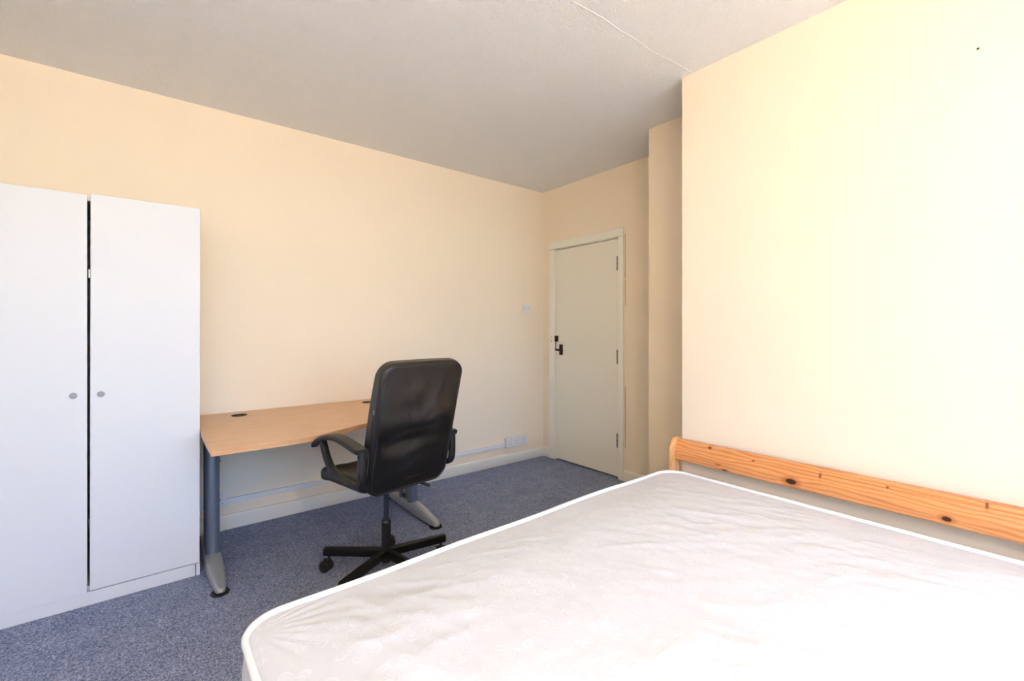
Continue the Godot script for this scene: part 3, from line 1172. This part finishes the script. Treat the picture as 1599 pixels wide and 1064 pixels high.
func build_chair():
	var ch := thing("office_chair", "black leatherette swivel office chair with looped plastic arms at desk", "chair", Vector3(0.919, 0, -2.135), deg_to_rad(10.0))
	# --- five-star base
	var base := Node3D.new()
	base.name = "star_base"
	ch.add_child(base)
	base.rotation.y = deg_to_rad(-10.0 - 38.75)     # its own swivel, apart from the seat
	for k in 5:
		var ang := deg_to_rad(32.6 + 72.0 * k)
		var spoke_xf := Transform3D(Basis(Vector3.UP, ang), Vector3.ZERO)
		# spoke: rectangular tube, ridge on top
		var rings := []
		for s in [[0.018, 0.013, 0.086, 0.129], [0.06, 0.0135, 0.086, 0.128], [0.20, 0.015, 0.085, 0.125], [0.309, 0.016, 0.084, 0.122], [0.313, 0.014, 0.086, 0.120]]:
			var r := PackedVector3Array()
			for q in [Vector2(-1, 0.06), Vector2(-0.9, 0), Vector2(0.9, 0), Vector2(1, 0.06), Vector2(1, 0.84), Vector2(0.55, 1.0), Vector2(-0.55, 1.0), Vector2(-1, 0.84)]:
				r.append(Vector3(s[0], lerpf(s[2], s[3], q.y), s[1] * q.x))
				r.append(r[r.size() - 1])
			rings.append(r)
		loft(rings, true, true, true, spoke_xf)
		var spoke := done("spoke", M.black_metal, base)
		# caster: stem, hood and two wheels
		var at := spoke_xf * Vector3(0.290, 0, 0)
		var swivel := deg_to_rad([100.0, 20.0, 160.0, 250.0, 60.0][k])
		var cxf := Transform3D(Basis(Vector3.UP, swivel), at)
		drum(cxf * turned(Vector3(0, 0.052, 0)), 0.007, 0.036, 0.001, 10)
		block(cxf * turned(Vector3(0.012, 0.053, 0)), Vector3(0.036, 0.024, 0.015), 0.006, 3)
		done("caster_stem", M.black_plastic, spoke)
		for s in [-1.0, 1.0]:
			lathe(cxf * turned(Vector3(0.016, 0.0285, s * 0.0035), s * PI / 2), [Vector2(0.021, 0.0), Vector2(0.027, 0.001), Vector2(0.0285, 0.004), Vector2(0.0285, 0.014), Vector2(0.026, 0.019), Vector2(0.018, 0.0215), Vector2(0.017, 0.0195), Vector2(0.006, 0.0205), Vector2(0.0001, 0.0208)], 24)
			done("caster_wheel", M.rubber, spoke)
	# --- gas lift
	lathe(turned(Vector3.ZERO), [Vector2(0.019, 0.060), Vector2(0.0225, 0.064), Vector2(0.0225, 0.064), Vector2(0.0225, 0.256), Vector2(0.0225, 0.256), Vector2(0.021, 0.266), Vector2(0.018, 0.268)], 24)
	var lift := done("column_sleeve", M.black_plastic, ch)
	drum(turned(Vector3(0, 0.264, 0)), 0.0135, 0.205, 0.001, 20)
	done("gas_piston", M.chrome, lift)
	# --- mechanism and lever
	block(turned(Vector3(0, 0.482, 0.03)), Vector3(0.17, 0.034, 0.24), 0.008, 3)
	var mech := done("tilt_mechanism", M.black_metal, ch)
	var lv := [Vector3(0.04, 0.478, 0.08), Vector3(0.072, 0.466, 0.12), Vector3(0.092, 0.459, 0.14), Vector3(0.102, 0.455, 0.15), Vector3(0.120, 0.446, 0.172), Vector3(0.129, 0.442, 0.182)]
	sweep(lv, [Vector2(0.005, 0.005), Vector2(0.005, 0.005), Vector2(0.006, 0.006), Vector2(0.014, 0.007), Vector2(0.017, 0.008), Vector2(0.012, 0.006)], Vector3(0, 0, 1), 12)
	done("height_lever", M.black_plastic, mech)
	# --- seat cushion
	var sn := noise(81, 1.0, 3)
	var seat_bend := func(p: Vector3) -> Vector3:
		var q := Vector3(p.x, -p.z, p.y)       # lay the cushion flat: outline y becomes depth
		var r := (absf(p.x) / 0.24)
		if p.z < 0.0:
			q.y += 0.012 * (1.0 - r * r) * -0.5 + 0.004 * sn.get_noise_2d(p.x * 9.0, p.y * 9.0)
			q.y += 0.010 * pow(r, 3.0)
		q.y -= 0.030 * smoothstep(0.10, 0.22, -p.y) * 0.5
		return q + Vector3(OFF, 0.530 + 0.02 * p.y, 0.02)
	cushion(0.232, 0.212, 0.06, 0.062, 0.028, seat_bend)
	done("seat", M.hide, ch)
	# --- back cushion: outline in x and height, leaning back
	var lean := deg_to_rad(13.6)
	var bn := noise(82, 1.0, 3)
	var back_xf := Transform3D(Basis(Vector3.RIGHT, lean), Vector3(OFF, 0.779, 0.2525))
	var back_bend := func(p: Vector3) -> Vector3:
		var v := p.y / 0.30
		var u := p.x / 0.218
		var z := p.z
		if p.z > 0.0:
			var edge := (1.0 - pow(absf(u), 3.0)) * (1.0 - pow(absf(v), 4.0))
			z += edge * (0.008 * sin(v * 4.4 + 0.9) + 0.004 + 0.010 * bn.get_noise_2d(u * 1.1, v * 1.9))
			z += edge * 0.010 * exp(-pow((v - 0.12) / 0.20, 2.0)) - edge * 0.015 * exp(-pow((v + 0.16 - u * 0.05) / 0.14, 2.0)) + edge * 0.010 * exp(-pow((v + 0.45) / 0.18, 2.0))
		else:
			z -= 0.014 * (1.0 - u * u) * (0.5 + 0.5 * cos(v * 5.0))
			z += 0.020 * v * v
		var wide := 1.0 + 0.012 * v
		return back_xf * Vector3(p.x * wide, p.y, z)
	cushion(0.218, 0.300, 0.068, 0.078, 0.020, back_bend)
	var bk := done("backrest", M.hide, ch)
	# welt round the rear panel, and the lighter stitches inside it
	var outline := dense(rrect(0.2095, 0.2915, 0.060, 0.0355, 8), 5)
	var pts := []
	for p in outline:
		pts.append(back_xf * Vector3(p.x * (1.0 + 0.012 * p.y / 0.30), p.y, p.z))
	loop_tube(pts, 0.0042, 8)
	done("welt", M.hide, bk)
	var st := dense(rrect(0.2015, 0.2835, 0.054, 0.0398, 8), 5)
	for i in st.size():
		var a := st[i]
		var b := st[(i + 1) % st.size()]
		if a.y > 0.1 and absf(a.x) < 0.19:
			continue
		var cnt := maxi(1, int(a.distance_to(b) / 0.0085))
		for k in cnt:
			var p := a.lerp(b, (k + 0.25) / cnt)
			var q := a.lerp(b, (k + 0.75) / cnt)
			var pa := back_xf * Vector3(p.x * (1.0 + 0.012 * p.y / 0.30), p.y, p.z)
			var pb := back_xf * Vector3(q.x * (1.0 + 0.012 * q.y / 0.30), q.y, q.z)
			sweep([pa, pb], even(2, Vector2(0.0007, 0.0007)), Vector3(1, 0.3, 0.2), 4)
	var thr := done("stitching", M.thread, bk)
	thr.set_meta("kind", "stuff")
	# zip along each flank of the back
	for s in [-1.0, 1.0]:
		var zp := []
		for k in 12:
			var y := lerpf(-0.23, 0.10, k / 11.0)
			zp.append(back_xf * Vector3(s * (0.2185 * (1.0 + 0.012 * y / 0.30)), y, 0.012))
		sweep(zp, even(zp.size(), Vector2(0.0035, 0.0025)), Vector3(0, 0, 1), 6)
		var zip := done("zip", M.black_plastic, bk)
		box(Vector3(-0.002, -0.022, -0.004), Vector3(0.002, 0.0, 0.004), 0.001, 1)
		var pull := done("zip_pull", M.thread, zip, zp[11])
		pull.rotation.y = 0.4
	# --- arms
	for s in [-1.0, 1.0]:
		arm(ch, s)


func arm(ch: Node3D, s: float):
	var x := OFF + (-0.250 if s < 0.0 else 0.238)
	var loop := [Vector3(x, 0.695, -0.090), Vector3(x, 0.660, -0.070), Vector3(x, 0.620, -0.045), Vector3(x, 0.585, -0.012), Vector3(x, 0.562, 0.030), Vector3(x, 0.552, 0.085), Vector3(x, 0.548, 0.150), Vector3(x, 0.548, 0.200), Vector3(x, 0.560, 0.233), Vector3(x, 0.590, 0.246), Vector3(x, 0.645, 0.248), Vector3(x, 0.700, 0.247)]
	var path := smooth_path(loop, 4)
	var sizes := []
	for i in path.size():
		var f := float(i) / path.size()
		sizes.append(Vector2(0.016, 0.0135 + 0.006 * exp(-pow((f - 0.36) / 0.12, 2.0))))
	sweep(path, sizes, Vector3.RIGHT, 12, 0.6)
	var a := done("armrest", M.arm_plastic, ch)
	var pad := smooth_path([Vector3(x, 0.656, -0.168), Vector3(x, 0.669, -0.155), Vector3(x, 0.690, -0.115), Vector3(x, 0.708, -0.068), Vector3(x, 0.722, -0.010), Vector3(x, 0.727, 0.05), Vector3(x, 0.722, 0.115), Vector3(x, 0.711, 0.18), Vector3(x, 0.703, 0.225), Vector3(x, 0.700, 0.258)], 5)
	var ps := []
	for i in pad.size():
		var f := i / float(pad.size() - 1)
		ps.append(Vector2(lerpf(0.017, 0.030, smoothstep(0.0, 0.35, f)) * (1.0 if f < 0.97 else 0.86), lerpf(0.008, 0.0125, smoothstep(0.0, 0.25, f))))
	sweep(pad, ps, Vector3.RIGHT, 16, 0.62)
	done("arm_pad", M.arm_plastic, a)
	for p in [Vector3(0, 0.550, 0.12), Vector3(0, 0.566, 0.02), Vector3(0, 0.61, 0.247), Vector3(0, 0.678, 0.247)]:
		drum(turned(Vector3(x + s * 0.014, p.y, p.z), 0, 0, -s * PI / 2), 0.006, 0.004, 0.001, 10)
		done("bolt", M.black_metal, a)
	if s < 0.0:
		# bare scuffs along the rim of the pad
		for k in 5:
			var f := int(pad.size() * (0.40 + 0.075 * k))
			box(Vector3(-0.0015, -0.002, -0.012), Vector3(0.0015, 0.0022, 0.010), 0.001, 1)
			var sc := done("scuff", M.worn, a, pad[f] + Vector3(0.0285, 0.0045, 0.0))
			sc.rotation.x = 0.12


func build_fittings():
	# surface cable trunking on the desk wall
	box(Vector3(0.372, 0.155, BACK), Vector3(2.493, 0.186, BACK + 0.017), 0.002, 2)
	var t := done("cable_trunking", M.plastic_white)
	tag(t, "slim white cable trunking running above the skirting between the sockets", "trunking")
	socket("wall_socket", Vector3(0.2285, 0.138, BACK), [0.0735, 0.0735], 0.094, "white double wall socket behind the desk leg")
	socket("wall_socket", Vector3(2.493, 0.147, BACK), [0.080, 0.080, 0.080], 0.092, "white triple wall socket near the door corner")
	# light switch
	var s := thing("light_switch", "square white light switch on cream wall beside the door", "switch", Vector3(2.750, 1.402, BACK))
	block(turned(Vector3(0, 0, 0.006)), Vector3(0.088, 0.086, 0.012), 0.005, 3)
	done("plate", M.plastic_white, s)
	block(turned(Vector3(0, -0.004, 0.0125), 0.14), Vector3(0.020, 0.026, 0.006), 0.002, 2)
	done("rocker", M.white_edge, s)
	for x in [-0.030, 0.030]:
		drum(turned(Vector3(x, 0, 0.0115), PI / 2), 0.0045, 0.0014, 0.0003, 12)
		done("screw", M.steel, s)
	# bits on the carpet and a plug hole left in the chimney breast
	box(Vector3(-0.004, 0, -0.003), Vector3(0.004, 0.002, 0.003), 0.001, 1)
	var l := done("lint_scrap", M.tape, null, Vector3(0.690, 0.0005, -2.392))
	tag(l, "tiny white scrap on carpet beside a chair caster", "scrap")
	drum(turned(Vector3(CHIM + 0.0002, 2.149, -0.212), 0, 0, PI / 2), 0.004, 0.0012, 0.0003, 10)
	var h := done("screw_plug", M.crack)
	tag(h, "small dark screw plug high on the chimney breast", "screw plug")


func socket(called: String, at: Vector3, gangs: Array, height: float, label: String):
	var w := 0.0
	for g in gangs:
		w += g
	var s := thing(called, label, "socket", at)
	box(Vector3(0.003, 0.003, 0.0), Vector3(w - 0.003, height - 0.003, 0.026), 0.003, 2)
	done("back_box", M.plastic_white, s)
	box(Vector3(0, 0, 0.026), Vector3(w, height, 0.034), 0.004, 3)
	done("face_plate", M.plastic_white, s)
	var x := 0.0
	for g in gangs:
		var c: float = x + g / 2
		for p in [[0.0, 0.62, 0.004, 0.008], [-0.011, 0.36, 0.0065, 0.004], [0.011, 0.36, 0.0065, 0.004]]:
			box(Vector3(c + p[0] - p[2] / 2, height * p[1] - p[3] / 2 - 0.004, 0.0335), Vector3(c + p[0] + p[2] / 2, height * p[1] + p[3] / 2 - 0.004, 0.0345), 0.0003, 1)
			done("pin_slot", M.plastic_slot, s)
		block(turned(Vector3(c + 0.014, height * 0.80, 0.035), 0.12), Vector3(0.010, 0.014, 0.006), 0.0015, 2)
		done("rocker", M.white_edge, s)
		x += g


# unseen pendant lamp overhead, out of view, placed to warm upper walls and ceiling
func build_unseen_lamp():
	var l := thing("unseen_pendant_lamp", "unseen round white paper pendant lamp placed to warm the upper walls", "lamp", Vector3(0.22, 1.98, 0.42))
	lathe(turned(Vector3(0, 0.505, 0)), [Vector2(0.045, 0.035), Vector2(0.045, 0.035), Vector2(0.045, 0.015), Vector2(0.040, 0.005), Vector2(0.012, 0.0), Vector2(0.0001, 0.0)], 24)
	done("ceiling_rose", M.plastic_white, l)
	drum(turned(Vector3(0, 0.14, 0)), 0.003, 0.37, 0.0005, 8)
	done("flex", M.plastic_white, l)
	var prof := []
	for k in 17:
		var a := lerpf(-PI / 2, PI / 2, k / 16.0)
		prof.append(Vector2(0.15 * cos(a), 0.15 * sin(a)))
	lathe(Transform3D.IDENTITY, prof, 36)
	var glow := mat(Color(0.95, 0.92, 0.86), 0.8)
	glow.emission_enabled = true
	glow.emission = Color(1.0, 0.885, 0.68)
	glow.emission_energy_multiplier = 1.2
	done("lamp_shade", glow, l)
	var o := OmniLight3D.new()
	o.name = "unseen_lamp_bulb"
	o.light_color = Color(1.0, 0.885, 0.68)
	o.light_energy = 1.0
	o.light_size = 0.14
	o.omni_range = 12.0
	o.omni_attenuation = 2.0
	o.shadow_enabled = true
	l.add_child(o)
